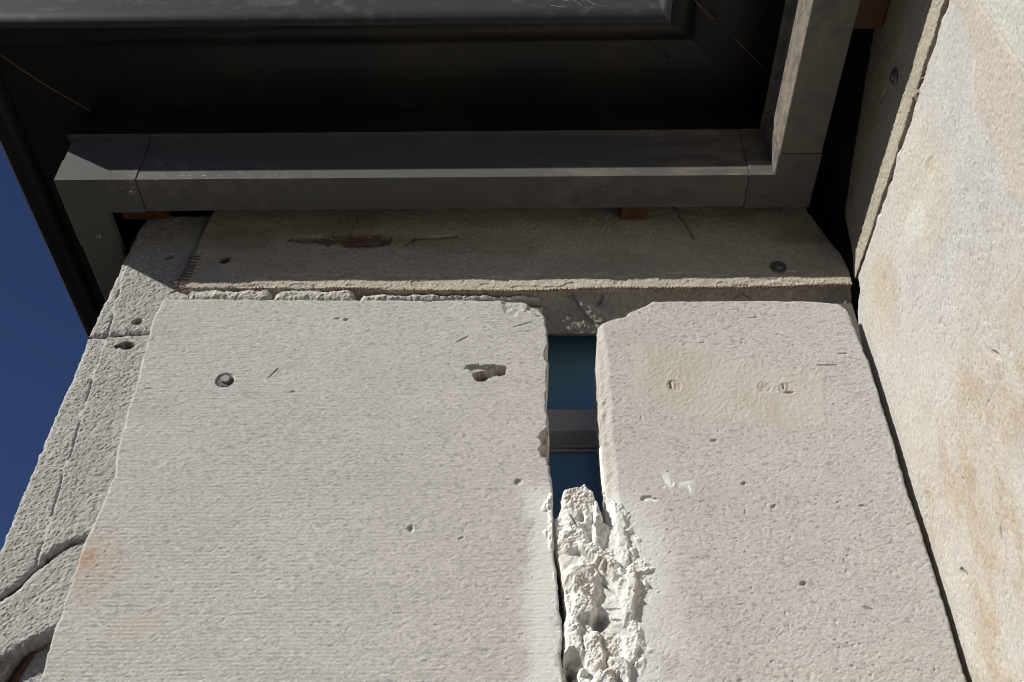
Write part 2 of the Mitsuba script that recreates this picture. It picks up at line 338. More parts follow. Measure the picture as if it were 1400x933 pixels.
def right_relief(u, v, d):
    pm = patch_mask(u, v)
    h = 0.00020 * (N(u, v, 220, 380, 61) - 0.5) + 0.00036 * speck(u, v, 62, 560, 860) + 0.0012 * (F(u, v, 8, 8, 63, 2) - 0.5)
    h -= 0.0006 * dashes(u, v, 1.15, 64, 0.70) * (0.2 + 0.8 * N(u, v, 12, 12, 65))
    h -= 0.0012 * sst(0.95, 0.985, N(u, v, 120, 200, 66)) + 0.00045 * sst(0.80, 0.9, N(u, v, 270, 420, 60))
    h = h * (1 - 0.75 * pm) + pm * (0.0005 + 0.00055 * speck(u, v, 67, 480, 480))
    for cu, cv, r in PLUGS:
        q = np.hypot(u - cu, (v - cv)) / r
        h += -0.0009 * sst(1.08, 0.75, q) + 0.0003 * np.exp(-((q - 1.15) / 0.15) ** 2) + 0.0016 * sst(1, 0.7, q) * (N(u, v, 420, 160, 68) - 0.4)
    h -= 0.003 * blob(u, v, 0.3395, 0.8600, 0.006, 0.0014, -0.1, 0.3, 0.2, 200, 69) + 0.003 * blob(u, v, 0.334, 0.870, 0.0012, 0.004, 0, 0.3, 0.2, 200, 70) + 0.0028 * blob(u, v, 0.1915, 0.874, 0.0012, 0.005, 0.2, 0.3, 0.2, 200, 71)
    h += edge_round(u, v, d, 0.0028, 72, 0.6)
    e = sst(0.014, 0.004, u - 0.101 + 0.007 * (F(u, v, 90, 50, 73) - 0.5)) * sst(0.6, 0.7, v)   # chipped arris at the slot
    h -= e * (0.003 + 0.004 * (F(u, v, 170, 150, 74) - 0.3)) + 0.25 * np.clip(0.010 - (u - 0.1005), 0, 0.010) * (v > 0.6)
    for cu, cv, ru, rv, rot, dep in ((0.147, 0.702, 0.007, 0.0032, 0.1, 0.0035), (0.155, 0.700, 0.003, 0.002, 0, 0.003), (0.262, 0.722, 0.003, 0.002, 0, 0.0035), (0.235, 0.785, 0.0035, 0.0015, 0, 0.003), (0.308, 0.590, 0.0035, 0.002, 0.2, 0.004),
                                     (0.395, 0.69, 0.004, 0.001, -0.2, 0.002), (0.372, 0.56, 0.005, 0.0012, -0.4, 0.002), (0.398, 0.905, 0.012, 0.0008, 0, 0.002), (0.292, 0.69, 0.003, 0.0015, 0.5, 0.003)):
        h -= dep * blob(u, v, cu, cv, ru, rv, rot, 0.3, 0.2, 250, 75)
    return h

def right_color(u, v, d, h):
    c = np.tile(LIL, (len(u), 1))
    c = mixc(c, WARM * 1.02, 0.8 * sst(0.4, 0.65, F(u, v, 6, 5, 81)))
    c *= (0.94 + 0.12 * F(u, v, 13, 20, 82))[:, None] * (1 + 0.22 * speck(u, v, 83, 640, 900))[:, None] * (1 - 0.28 * sst(0.74, 0.86, N(u, v, 240, 480, 89)))[:, None]
    pm = patch_mask(u, v)
    pale = F(u, v, 16, 16, 84)
    pc = mixc(np.tile(np.array([0.59, 0.54, 0.47]), (len(u), 1)), (0.63, 0.595, 0.545), sst(0.40, 0.58, pale + 0.9 * (0.865 - v) + 0.4 * (u - 0.24)))
    c = c * (1 - 0.85 * pm)[:, None] + pc * (0.85 * pm)[:, None]
    for cu, cv, r in PLUGS:
        c = mixc(c, (0.50, 0.43, 0.35), 0.5 * sst(1.05, 0.8, np.hypot(u - cu, v - cv) / r))
    e = sst(0.016, 0.003, u - 0.101 + 0.010 * (F(u, v, 90, 50, 73) - 0.5)) * sst(0.6, 0.7, v)
    c = mixc(c, (0.56, 0.51, 0.45), 0.5 * e)
    sm = sst(0.45, 0.62, F(u, v, 40, 26, 85) + 0.42 * sst(0.20, 0.11, u) - 0.04) * sst(0.205, 0.12, u + 0.05 * (F(u, v, 22, 22, 86) - 0.5) + 0.25 * sst(0.62, 0.8, v) * 0.3) * sst(0.78, 0.68, v)
    c = mixc(c, (0.86, 0.845, 0.82), 0.85 * sm)
    for cu, cv, ru, rv, rot in ((0.1736, 0.727, 0.005, 0.014, 0.3), (0.195, 0.722, 0.010, 0.004, 0.2), (0.199, 0.714, 0.004, 0.009, 0.1)):
        c = mixc(c, (0.78, 0.77, 0.75), 0.9 * blob(u, v, cu, cv, ru, rv, rot, 0.3, 0.45, 130, 87))
    return c

rp = thing('wall_panel', 'pale aerated concrete panel with a beige plaster patch, right of the narrow open slot', 'wall panel')
m, c = field(RIGHT, 0.0011, right_relief, right_color, front(PANEL_Y), 0.068, fine_from=0.42, seed=3)
obj('slab', m, 'aerated_concrete', rp, True, c)

# ---------------------------------------------------------------- grey corner blocks of the wall behind, left
ROUGH_Y = 1.13
def block_relief(seed, holes=(), groove=True):
    def f(u, v, d):
        h = 0.0008 * (N(u, v, 150, 150, seed) - 0.5) + 0.0009 * (N(u, v, 350, 380, seed + 1) - 0.5) + 0.0010 * speck(u, v, seed + 2, 600, 600) + 0.003 * (F(u, v, 14, 14, seed + 3) - 0.5)
        h += edge_round(u, v, d, 0.006, seed + 4, 0.5)
        if groove:   # arris along the outer corner, worn and broken
            x = u + 0.594 - 0.028 * (v - 1.0) * -1 + 0.006 * (F(u, v, 25, 25, seed + 5) - 0.5)
            h -= 0.0045 * sst(0.0, -0.004, x) * sst(0.0, -0.05, x + 0.055) * 0 + 0.005 * np.exp(-(x / 0.0016) ** 2) * sst(0.35, 0.55, F(u, v, 20, 32, seed + 6)) + 0.003 * sst(0.001, -0.003, x)
        for cu, cv, ru, rv, dep in holes:
            h -= dep * blob(u, v, cu, cv, ru, rv, 0, 0.22, 0.4, 160, seed + 7)
        return h
    return f
def block_color(seed, holes=()):
    def f(u, v, d, h):
        c = np.tile(np.array([0.49, 0.477, 0.452]), (len(u), 1)) * (0.9 + 0.2 * F(u, v, 16, 16, seed))[:, None] * (1 + 0.34 * speck(u, v, seed + 1, 500, 500))[:, None]
        c = mixc(c, (0.58, 0.56, 0.54), 0.6 * sst(-0.545, -0.50, u + 0.04 * (F(u, v, 30, 30, seed + 2) - 0.5)))
        for cu, cv, ru, rv, dep in holes:
            c = mixc(c, (0.62, 0.60, 0.57), 0.6 * blob(u, v, cu, cv - 0.002, ru * 1.5, rv * 1.6, 0, 0.3, 0.3, 90, seed + 3))
            c = mixc(c, (0.16, 0.085, 0.07), 0.9 * blob(u, v, cu, cv, ru * 1.05, rv * 1.05, 0, 0.2, 0.4, 120, seed + 4))
        return c
    return f
H1 = ((-0.5397, 1.2013, 0.0075, 0.0045, 0.024), (-0.5552, 1.0657, 0.0062, 0.0050, 0.018))
H2 = ((-0.5600, 1.0205, 0.0095, 0.0062, 0.026), (-0.5715, 1.0185, 0.005, 0.003, 0.008))
ROUGH1 = [(-0.603, 1.2622), (-0.592, 1.30), (-0.42, 1.30), (-0.42, 1.0435), (-0.47, 1.0425), (-0.548, 1.0432), (-0.580, 1.0415), (-0.6217, 1.0433), (-0.6161, 1.1079), (-0.6097, 1.165)]
ROUGH2 = [(-0.42, 1.0423), (-0.47, 1.0413), (-0.5473, 1.0418), (-0.580, 1.0385), (-0.6209, 1.0385), (-0.625, 0.9422), (-0.6295, 0.8545), (-0.6359, 0.6933), (-0.650, 0.60), (-0.6144, 0.6275), (-0.6007, 0.6392),
          (-0.5864, 0.6637), (-0.5701, 0.6837), (-0.5521, 0.699), (-0.5337, 0.7071), (-0.42, 0.715)]
ROUGH3 = [(-0.42, 0.714), (-0.5337, 0.7058), (-0.5521, 0.6968), (-0.5701, 0.6807), (-0.5864, 0.6597), (-0.6007, 0.6342), (-0.6144, 0.6215), (-0.655, 0.593), (-0.66, 0.52), (-0.6060, 0.5450), (-0.5904, 0.5531), (-0.576, 0.5612),
          (-0.5556, 0.5763), (-0.5371, 0.5853), (-0.42, 0.592)]
ROUGH4 = [(-0.42, 0.60), (-0.548, 0.60), (-0.5500, 0.582), (-0.566, 0.566), (-0.572, 0.545), (-0.579, 0.520), (-0.590, 0.48), (-0.59, FLOOR), (-0.42, FLOOR)]
ROUGH5 = [(-0.568, 0.590), (-0.66, 0.58), (-0.67, FLOOR), (-0.60, FLOOR), (-0.602, 0.48), (-0.594, 0.525), (-0.586, 0.55), (-0.576, 0.568)]
for name, o, lab, holes, y, gr, s in (
        ('corner_block', ROUGH1, 'rough grey corner block under the eave, topmost at the left edge, above the horizontal crack', H1, ROUGH_Y, True, 101),
        ('corner_block', ROUGH2, 'tall rough grey corner block with a screw hole, between horizontal crack and curved crack', H2, ROUGH_Y + 0.001, True, 121),
        ('corner_block', ROUGH3, 'rough grey corner block below the curved crack at the lower left', (), ROUGH_Y + 0.006, False, 141),
        ('corner_block', ROUGH4, 'broken grey block fragment right of the rusty rod at the bottom left', (), ROUGH_Y + 0.028, False, 161),
        ('corner_block', ROUGH5, 'broken grey block fragment left of the rusty rod at the bottom left corner', (), ROUGH_Y + 0.022, False, 181)):
    m, c = field(o, 0.0011, block_relief(s, holes, gr), block_color(s + 8, holes), front(y), 0.12, fine_from=0.42 if min(q[1] for q in o) < 0 else None, seed=s, amp=0.0018, size=0.010, skirt_noise=0.005)
    obj(name, m, 'aerated_concrete', None, True, c, label=lab, cat='masonry block')
obj('rusty_rod', tube([(-0.5560, 1.168, 0.62), (-0.5640, 1.166, 0.585), (-0.5725, 1.164, 0.555), (-0.5800, 1.163, 0.52), (-0.5900, 1.163, 0.46), (-0.60, 1.163, 0.40)], [0.005, 0.0052, 0.0058, 0.0064, 0.0066, 0.0066], 10), 'rust', None, True,
    label='dark red rusty rod in the broken hole at the bottom left', cat='rod')

# ---------------------------------------------------------------- plaster bands above the panels
BAND_Y, BAND_Z = 1.12, 1.127
TORN = lambda u, v: blob(u, v, -0.245, 1.2235, 0.062, 0.0100, -0.02, 0.25, 0.9, 75, 201) + 0.85 * blob(u, v, -0.130, 1.2305, 0.035, 0.004, 0.05, 0.3, 0.6, 90, 202) + 0.8 * blob(u, v, -0.335, 1.226, 0.03, 0.006, 0, 0.3, 0.7, 90, 203)
def band_relief(u, v, d):
    h = 0.0007 * (N(u, v, 260, 260, 211) - 0.5) + 0.0008 * speck(u, v, 212, 560, 560) + 0.003 * (F(u, v, 12, 18, 213) - 0.5) + 0.0012 * (F(u, v, 60, 60, 214) - 0.5)
    h += edge_round(u, v, d, 0.0010, 215, 0.3)
    h -= 0.0045 * sst(0.4, 0.7, TORN(u, v))
    h -= 0.010 * blob(u, v, -0.4479, 1.1849, 0.0075, 0.0065, 0, 0.3, 0.3, 100, 216)
    x = u - 0.263 + 0.30 * (v - 1.24)
    h -= 0.005 * np.exp(-((x + 0.003 * (N(u, v, 80, 80, 217) - 0.5)) / 0.0016) ** 2) * sst(1.222, 1.228, v)
    h -= 0.0012 * sst(0.64, 0.72, N(u, v, 40, 150, 218)) * (v < 1.15)
    return h
def band_color(u, v, d, h):
    c = np.tile(np.array([0.56, 0.515, 0.43]), (len(u), 1)) * (0.88 + 0.24 * F(u, v, 10, 25, 221))[:, None] * (1 + 0.3 * speck(u, v, 222))[:, None]
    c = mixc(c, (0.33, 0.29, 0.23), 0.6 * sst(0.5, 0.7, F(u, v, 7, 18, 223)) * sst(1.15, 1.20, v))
    c = mixc(c, (0.20, 0.10, 0.085), 0.7 * sst(0.45, 0.75, TORN(u, v)) * (0.35 + 0.65 * sst(0.35, 0.55, F(u, v, 45, 60, 204))))
    c = mixc(c, (0.22, 0.09, 0.06), 0.8 * blob(u, v, -0.4479, 1.1849, 0.0085, 0.0075, 0, 0.4, 0.4, 100, 224))
    return c
BAND = [(-0.5055, 1.1255), (-0.42, 1.1245), (-0.3, 1.1225), (-0.238, 1.1215), (-0.12, 1.1160), (-0.011, 1.1145), (0.07, 1.1170), (0.15, 1.1195), (0.23, 1.1180), (0.312, 1.1185), (0.40, 1.1210), (0.491, 1.1235),
        (0.4905, 1.15), (0.4865, 1.1831), (0.470, 1.235), (0.4555, 1.2839), (0.44, 1.38), (-0.46, 1.38), (-0.49, 1.2773), (-0.496, 1.205)]
lt = thing('plaster_lintel', 'gritty plaster lintel above the two panels with frayed mesh along its lower edge', 'lintel')
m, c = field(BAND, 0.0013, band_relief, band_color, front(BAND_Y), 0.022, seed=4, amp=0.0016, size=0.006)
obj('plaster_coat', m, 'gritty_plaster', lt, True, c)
# splayed face below the coat, running inwards and down to the window head
SPL = math.radians(33)
def splay(u, v, h):
    return u, BAND_Y + 0.006 + v * math.sin(SPL) - h * math.cos(SPL), BAND_Z - v * math.cos(SPL) - h * math.sin(SPL)
def soffit_relief(u, v, d):
    h = 0.0016 * (N(u, v, 170, 170, 231) - 0.5) + 0.0016 * speck(u, v, 232, 330, 330) + 0.004 * (F(u, v, 18, 18, 233) - 0.5)
    x = (u - 0.072) - 0.75 * (v - 0.01) + 0.008 * (F(u, v, 40, 40, 234) - 0.5)                # broken ridge across the slot
    h += 0.006 * sst(-0.001, 0.004, x) - 0.006 * sst(0.010, 0.035, x)
    h -= 0.006 * blob(u, v, 0.118, 0.022, 0.004, 0.009, 0.5, 0.3, 0.4, 90, 237)
    y, z = u - 0.335 + 1.6 * (v - 0.008), u - 0.322 - 1.6 * (v - 0.008)
    h -= 0.005 * (np.exp(-(y / 0.0013) ** 2) + np.exp(-(z / 0.0013) ** 2)) * (v < 0.020)
    return h
def soffit_color(u, v, d, h):
    c = np.tile(np.array([0.50, 0.455, 0.405]), (len(u), 1)) * (0.85 + 0.3 * F(u, v, 14, 20, 235))[:, None] * (1 + 0.25 * speck(u, v, 238))[:, None]
    c = mixc(c, (0.40, 0.365, 0.34), 0.6 * sst(-0.03, -0.005, u - 0.08) * sst(0.15, 0.12, u))
    return mixc(c, (0.66, 0.64, 0.61), 0.6 * sst(0.58, 0.70, F(u, v, 60, 90, 236)) * (v < 0.02))
m, c = field([(-0.485, 0.0), (0.490, 0.0), (0.490, 0.0700), (-0.485, 0.0700)], 0.0013, soffit_relief, soffit_color, splay, 0.02, flip=True, seed=5, amp=0.0005)
obj('splayed_face', m, 'gritty_plaster', lt, True, c)
obj('added_sun_block', join([box(-0.485, 0.033, 1.136, 1.158, 0.96, 1.098), box(0.195, 0.488, 1.136, 1.158, 0.96, 1.098)]), 'core_concrete', lt)  # unseen boxes added to keep the sun off the window behind
# lumps of bedding mortar left under the coat
for k, o in enumerate(([(-0.4935, 1.094), (-0.4843, 1.1195), (-0.375, 1.1205), (-0.366, 1.113), (-0.367, 1.094)], [(-0.3615, 1.094), (-0.3600, 1.112), (-0.3512, 1.1195), (-0.2484, 1.1185), (-0.243, 1.110), (-0.239, 1.094)],
                       [(-0.235, 1.096), (-0.232, 1.112), (-0.17, 1.114), (-0.10, 1.1125), (-0.03, 1.111), (0.006, 1.110), (0.03, 1.107), (0.02, 1.104), (-0.06, 1.103), (-0.15, 1.1005)])):
    m, c = field(o, 0.0011, lambda u, v, d: edge_round(u, v, d, 0.012, 241, 0.55) + 0.006 * (F(u, v, 70, 90, 242) - 0.5) + 0.0016 * (N(u, v, 380, 380, 243) - 0.5),
                 lambda u, v, d, h: np.tile(np.array([0.60, 0.58, 0.54]), (len(u), 1)) * (0.85 + 0.3 * F(u, v, 60, 60, 244))[:, None], front(BAND_Y - 0.004 + 0.006 * (k == 2)), 0.05, seed=250 + k, amp=0.0022, size=0.012)
    obj('bedding_mortar', m, 'gritty_plaster', lt, True, c)
# fringe of the reinforcing mesh
fr = []
x = -0.49
while x < 0.488:
    dens = 0.25 if x < -0.28 else 0.8 if x < -0.2 else 0.35 if x < -0.02 else 0.85
    zb = np.interp(x, [q[0] for q in BAND[:12]], [q[1] for q in BAND[:12]])
    if rng.random() < dens:
        L = rng.uniform(0.003, 0.0065)
        fr.append(tube([(x, BAND_Y - 0.0008, zb + 0.0008), (x + rng.normal(0, .0004), BAND_Y - 0.0008, zb - 0.001), (x + rng.normal(0, .0008), BAND_Y + rng.normal(0, .0010), zb - L)], rng.uniform(0.0008, 0.0013), 5))
    if rng.random() < dens * 0.8:
        fr.append(tube([(x, BAND_Y - 0.0004, zb - 0.003 + rng.normal(0, .0006)), (x + 0.003, BAND_Y - 0.0008, zb - 0.0033), (x + 0.0062, BAND_Y - 0.0004, zb - 0.003 + rng.normal(0, .0006))], 0.0006, 5))
    x += 0.005
for z in np.linspace(1.128, 1.19, 11):
    xe = np.interp(z, [1.1285, 1.205], [-0.5055, -0.496])
    L = rng.uniform(0.003, 0.018) * (1.0 if z < 1.15 else 0.35)
    fr.append(tube([(xe + 0.012, BAND_Y - 0.001, z), (xe - 0.3 * L, BAND_Y - 0.002, z + rng.normal(0, .001)), (xe - L, BAND_Y + rng.normal(0, .003), z + rng.normal(0, .004))], rng.uniform(0.0006, 0.0010), 5))
    if rng.random() < 0.8:
        fr.append(tube([(xe - 0.3 * L, BAND_Y - 0.002, z - 0.003), (xe - 0.35 * L, BAND_Y - 0.002, z + 0.003)], 0.0008, 5))
fr.append(tube([(-0.487, BAND_Y - 0.006, 1.118), (-0.500, BAND_Y - 0.008, 1.112), (-0.513, BAND_Y - 0.006, 1.108)], 0.0013, 6))
obj('mesh_fringe', join(fr), 'mesh_fibre', lt, False, label='frayed brown reinforcing mesh along the broken lower edge', kind='stuff')
tm = []
for x in np.arange(-0.36, -0.095, 0.0052):
    if TORN(np.array([x]), np.array([1.2245]))[0] > 0.25 or rng.random() < 0.10:
        zc, hl = 1.2245 + rng.normal(0, .002), rng.uniform(0.004, 0.012)
        tm.append(tube([(x, BAND_Y - 0.0012, zc - hl), (x + rng.normal(0, .001), BAND_Y + 0.0005, zc), (x + rng.normal(0, .002), BAND_Y - 0.0012, zc + hl)], 0.00045, 4))
for z in (1.2145, 1.2195, 1.2245, 1.2295, 1.2345):
    tm.append(tube([(x, BAND_Y - 0.0008 + rng.normal(0, .0006), z + rng.normal(0, .0005)) for x in np.arange(-0.30, -0.19, 0.008)], 0.0006, 4))
tm.append(tube([(-0.262, BAND_Y - 0.002, 1.225), (-0.255, BAND_Y - 0.01, 1.245), (-0.249, BAND_Y - 0.014, 1.262)], 0.0006, 4))
tm.append(tube([(-0.285, BAND_Y - 0.002, 1.225), (-0.287, BAND_Y - 0.008, 1.243)], 0.0006, 4))
obj('mesh_patch', join(tm), 'mesh_fibre', lt, False, label='torn patch of bare mesh showing dark red', kind='stuff')
def screw_mesh(r=0.0062, hgt=0.003):
    head = lathe([(0.0016, hgt * 0.15), (0.0019, hgt * 0.9), (0.003, hgt), (r * 0.75, hgt * 0.8), (r * 0.97, hgt * 0.3), (r, 0.0)], 24)
    return head
ws = obj('screw', turn_to(screw_mesh(0.0062, 0.0035), [0, -1, 0], [0.3872, BAND_Y - 0.0035, 1.1571]), 'dark_steel', lt, 35)
obj('washer', turn_to(lathe([(0.004, 0.0), (0.0118, 0.0), (0.0125, 0.0008), (0.0118, 0.0022), (0.004, 0.0026)], 32), [0, -1, 0], [0.3872, BAND_Y - 0.0014, 1.1571]), 'dark_steel', ws, 40)
obj('screw', turn_to(screw_mesh(0.0052, 0.003), [0, -1, 0], [-0.4475, BAND_Y + 0.006, 1.1849]), 'rust', lt, 35, label='rusty sunken screw head at the left end')

# ---------------------------------------------------------------- right wall, turned towards the viewer
WALL_X, STRIP_X = 0.462, 0.497
_r = np.random.default_rng(3)
SIDE = [(1.105, FLOOR), (1.105, 0.99), (1.097, 1.015), (1.083, 1.034), (1.070, 1.0445), (1.055, 1.0505), (1.03, 1.0525)] + \
       [(u, 1.0500 - 0.0045 * min(1, max(0, (0.95 - u) / 0.08)) + (0.0 if u > 0.93 else _r.normal(0, 0.0020))) for u in np.arange(1.0, 0.47, -0.011)] + [(0.45, 1.052), (-0.30, 1.056), (-0.30, FLOOR)]
def ridge_d(u, v):
    return (u - np.interp(v, [0.6, 0.8443, 0.9714, 1.06], [0.545, 0.5607, 0.5698, 0.577])) + 0.002 * (F(u, v, 40, 40, 301) - 0.5)
def skim(u, v):
    """cover of the beige plaster skim on the right wall"""
    wob = 0.03 * (F(u, v, 18, 18, 302) - 0.5)
    edge = np.interp(v, [0.60, 0.741, 0.805, 0.917, 0.938, 1.0086, 1.06], [0.62, 0.650, 0.655, 0.640, 0.618, 0.603, 0.598])
    bandm = sst(0.006, -0.004, u - edge - wob) * sst(0.66, 0.78, v)
    oval = blob(u, v, 0.985, 0.975, 0.060, 0.060, 0.2, 0.5, 0.5, 22, 303)
    tall = blob(u, v, 0.800, 0.955, 0.075, 0.075, -0.3, 0.25, 0.35, 18, 304)
    return bandm, oval, tall
def side_relief(u, v, d):
    w = u + 0.25 * v
    h = 0.00040 * (N(w, v, 280, 190, 311) - 0.5) + 0.00044 * speck(u, v, 312, 860, 640) + 0.0025 * (F(u, v, 7, 7, 313, 2) - 0.5)
    h -= 0.0009 * sst(0.70, 0.84, N(w, v, 330, 170, 314)) * (0.2 + 0.8 * N(u, v, 12, 12, 315))
    a, b, t = skim(u, v)
    s = np.maximum(np.maximum(a, 0.7 * b), 0.9 * t)
    h = h * (1 - 0.6 * s) + 0.0010 * s + s * 0.0008 * (N(u, v, 300, 300, 316) - 0.5)
    r = ridge_d(u, v)
    h += 0.0022 * sst(0.001, -0.001, r) - 0.0022 * np.exp(-((r - 0.0025) / 0.002) ** 2)
    h += edge_round(u, v, d, 0.006, 317, 0.5)
    h -= 0.012 * sst(0.030, 0.0, d) * sst(1.03, 1.05, u) * sst(0.95, 1.0, v)
    for cu, cv, ru, rv, rot, dep in ((0.785, 0.688, 0.003, 0.0095, -0.45, 0.005), (1.002, 0.575, 0.005, 0.005, 0, 0.005), (0.997, 0.566, 0.004, 0.008, 0.5, 0.003), (0.766, 0.951, 0.011, 0.011, 0, 0.0016), (0.955, 0.961, 0.007, 0.012, 0, 0.0016),
                                     (0.895, 0.555, 0.002, 0.006, 0.5, 0.003), (0.93, 0.64, 0.002, 0.006, -0.3, 0.003), (0.70, 0.58, 0.002, 0.005, 0.2, 0.003)):
        h -= dep * blob(u, v, cu, cv, ru, rv, rot, 0.3, 0.3, 220, 318)
    return h
def side_color(u, v, d, h):
    lil, bei, pale, tan = (0.585, 0.565, 0.545), (0.585, 0.535, 0.46), (0.64, 0.62, 0.59), (0.50, 0.395, 0.285)
    c = np.tile(np.array(lil), (len(u), 1))
    a, b, t = skim(u, v)
    low = sst(0.86, 0.66, v + 0.25 * (F(u, v, 6, 6, 321) - 0.5) + 0.35 * np.clip(0.9 - u, 0, 0.3))
    c = mixc(c, (0.605, 0.56, 0.495), low * 0.95)
    c = mixc(c, bei, 0.9 * a); c = mixc(c, bei, 0.7 * b); c = mixc(c, (0.61, 0.565, 0.495), 0.85 * t)
    c = mixc(c, (0.55, 0.485, 0.40), 0.6 * blob(u, v, 0.965, 0.955, 0.035, 0.05, 0.2, 0.4, 0.3, 25, 322))
    c = mixc(c, (0.66, 0.645, 0.61), 0.9 * blob(u, v, 0.838, 0.942, 0.034, 0.024, 0.5, 0.25, 0.25, 30, 323))
    c = mixc(c, (0.62, 0.605, 0.56), sst(0.001, -0.001, ridge_d(u, v)))
    blot = sst(0.50, 0.62, 0.55 * F(u, v, 44, 30, 324) + 0.25 * F(u, v, 14, 11, 329) + 0.20 * F(u, v, 160, 120, 319)) * (0.6 + 0.8 * N(u, v, 260, 200, 309)) * sst(0.80, 0.62, v + 0.2 * (F(u, v, 9, 9, 325) - 0.5))
    c = mixc(c, tan, 0.55 * blot)
    c = mixc(c, tan, 0.34 * sst(0.48, 0.62, 0.7 * F(u, v, 15, 13, 331) + 0.3 * F(u, v, 70, 60, 332)) * sst(0.84, 0.68, v + 0.1 * (F(u, v, 9, 9, 333) - 0.5)))
    c = mixc(c, pale, 0.55 * sst(0.56, 0.68, F(u, v, 16, 9, 326)) * low)
    c = mixc(c, (0.60, 0.49, 0.39), 0.5 * sst(1.0, 0.7, np.hypot(u - 0.766, v - 0.951) / 0.011) + 0.5 * sst(1.0, 0.7, np.hypot((u - 0.955) / 0.8, v - 0.961) / 0.011))
    return c * (0.88 + 0.14 * F(u, v, 30, 30, 327))[:, None] * (1 + 0.22 * speck(u, v, 328, 860, 700))[:, None] * (1 - 0.16 * sst(0.76, 0.88, N(u + 0.25 * v, v, 420, 240, 330)))[:, None]
sw = thing('wall_panel', 'sunlit beige stained concrete panel of the right wall, turned towards the viewer', 'wall panel')
m, c = field(SIDE, 0.0012, side_relief, side_color, sidew(WALL_X), 0.03, flip=True, fine_from=0.36, fine_u=0.46, seed=6, amp=0.0009, size=0.02)
obj('slab', m, 'aerated_concrete', sw, True, c)

STRIP = [(1.125, 1.137), (1.1136, 1.135), (1.00, 1.134), (0.90, 1.132), (0.80, 1.134), (0.70, 1.133), (0.60, 1.135), (-0.30, 1.135), (-0.30, 1.42), (0.60, 1.42), (0.76, 1.352), (0.80, 1.335), (0.93, 1.292), (1.0888, 1.2491), (1.0951, 1.2211), (1.105, 1.17)]
def strip_relief(u, v, d):
    h = 0.0008 * (N(u, v, 260, 260, 331) - 0.5) + 0.0008 * speck(u, v, 332, 560, 560) + 0.004 * (F(u, v, 14, 14, 333) - 0.5)
    h -= 0.004 * blob(u, v, 0.86, 1.225, 0.012, 0.006, 0.4, 0.3, 0.5, 80, 334)
    return h + edge_round(u, v, d, 0.0016, 335, 0.4)
def strip_color(u, v, d, h):
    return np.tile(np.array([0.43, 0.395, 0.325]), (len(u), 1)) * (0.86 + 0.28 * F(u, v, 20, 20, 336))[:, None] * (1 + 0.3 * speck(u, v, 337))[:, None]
ps = thing('plaster_band', 'gritty olive plaster band above the right wall panel, half in shadow beside the eave', 'plaster band')
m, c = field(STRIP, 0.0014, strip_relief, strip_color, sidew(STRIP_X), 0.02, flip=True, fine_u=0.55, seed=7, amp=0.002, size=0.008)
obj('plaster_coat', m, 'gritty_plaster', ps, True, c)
s2 = obj('screw', turn_to(screw_mesh(0.0058, 0.004), [-1, 0, 0], [STRIP_X - 0.004, 0.8172, 1.2044]), 'dark_steel', ps, 35)
obj('washer', turn_to(lathe([(0.004, 0.0), (0.0095, 0.0), (0.0105, 0.0008), (0.0095, 0.0028), (0.004, 0.003)], 32), [-1, 0, 0], [STRIP_X - 0.0012, 0.8172, 1.2044]), 'dark_steel', s2, 40)
# crumbling joint between band and panel
JO = [(1.075, 1.04), (1.07, 1.138), (0.95, 1.140), (0.85, 1.140), (0.75, 1.140), (0.66, 1.140), (0.45, 1.140), (-0.3, 1.14), (-0.3, 1.04)]
m, c = field(JO, 0.0014, lambda u, v, d: 0.030 * (F(u, v, 55, 60, 341) - 0.52) + 0.004 * (N(u, v, 300, 300, 342) - 0.5) + edge_round(u, v, d, 0.008, 343, 0.6),
             lambda u, v, d, h: np.tile(np.array([0.36, 0.30, 0.26]), (len(u), 1)) * (0.7 + 0.6 * F(u, v, 60, 60, 344))[:, None], sidew(STRIP_X + 0.010), 0.03, flip=True, fine_u=0.55, seed=8, amp=0.004, size=0.012)
obj('crumbling_joint', m, 'gritty_plaster', ps, True, c)

# ---------------------------------------------------------------- white filler squeezed out of the slot
FILL = [(0.0759, 0.7276), (0.070, 0.7215), (0.0600, 0.7190), (0.0490, 0.7144), (0.0462, 0.7020), (0.0465, 0.6911), (0.0405, 0.6800), (0.0366, 0.6753), (0.0366, 0.6423), (0.0425, 0.6096), (0.0462, 0.580), (0.0478, 0.558), (0.0445, 0.546), (0.0432, 0.51), (0.0420, 0.4876), (0.0435, 0.43),
        (0.0447, 0.30), (0.1088, 0.30), (0.1100, 0.4685), (0.1147, 0.5074), (0.1296, 0.5221), (0.1276, 0.5645), (0.1340, 0.60), (0.1514, 0.609), (0.135, 0.6257), (0.1205, 0.663), (0.1176, 0.7058), (0.110, 0.690), (0.1034, 0.6679), (0.0945, 0.6709), (0.0890, 0.695), (0.0853, 0.7142)]
def lump(u, v, cu, cv, ru, rv, rot, top, tu=0.0, tv=0.0, p=3.0):
    s0 = int(abs(cu * 9000)) % 97
    a = u - cu + 0.012 * (F(u, v, 45, 45, s0 + 1) - 0.5) + 0.004 * (F(u, v, 180, 180, s0 + 3) - 0.5)
    b = v - cv + 0.012 * (F(u, v, 45, 45, s0 + 2) - 0.5) + 0.004 * (F(u, v, 180, 180, s0 + 4) - 0.5)
    x, y = a * math.cos(rot) + b * math.sin(rot), -a * math.sin(rot) + b * math.cos(rot)
    r = (np.abs(x / ru) ** p + np.abs(y / rv) ** p) ** (1 / p)
    return (top + tu * x + tv * y + 0.008) * sst(0, 1, 1.7 * (1.10 - r)) - 0.008

def terrace(x, n):
    y = x * n; k = np.floor(y); f = y - k
    return (k + sst(0.55, 0.95, f)) / n

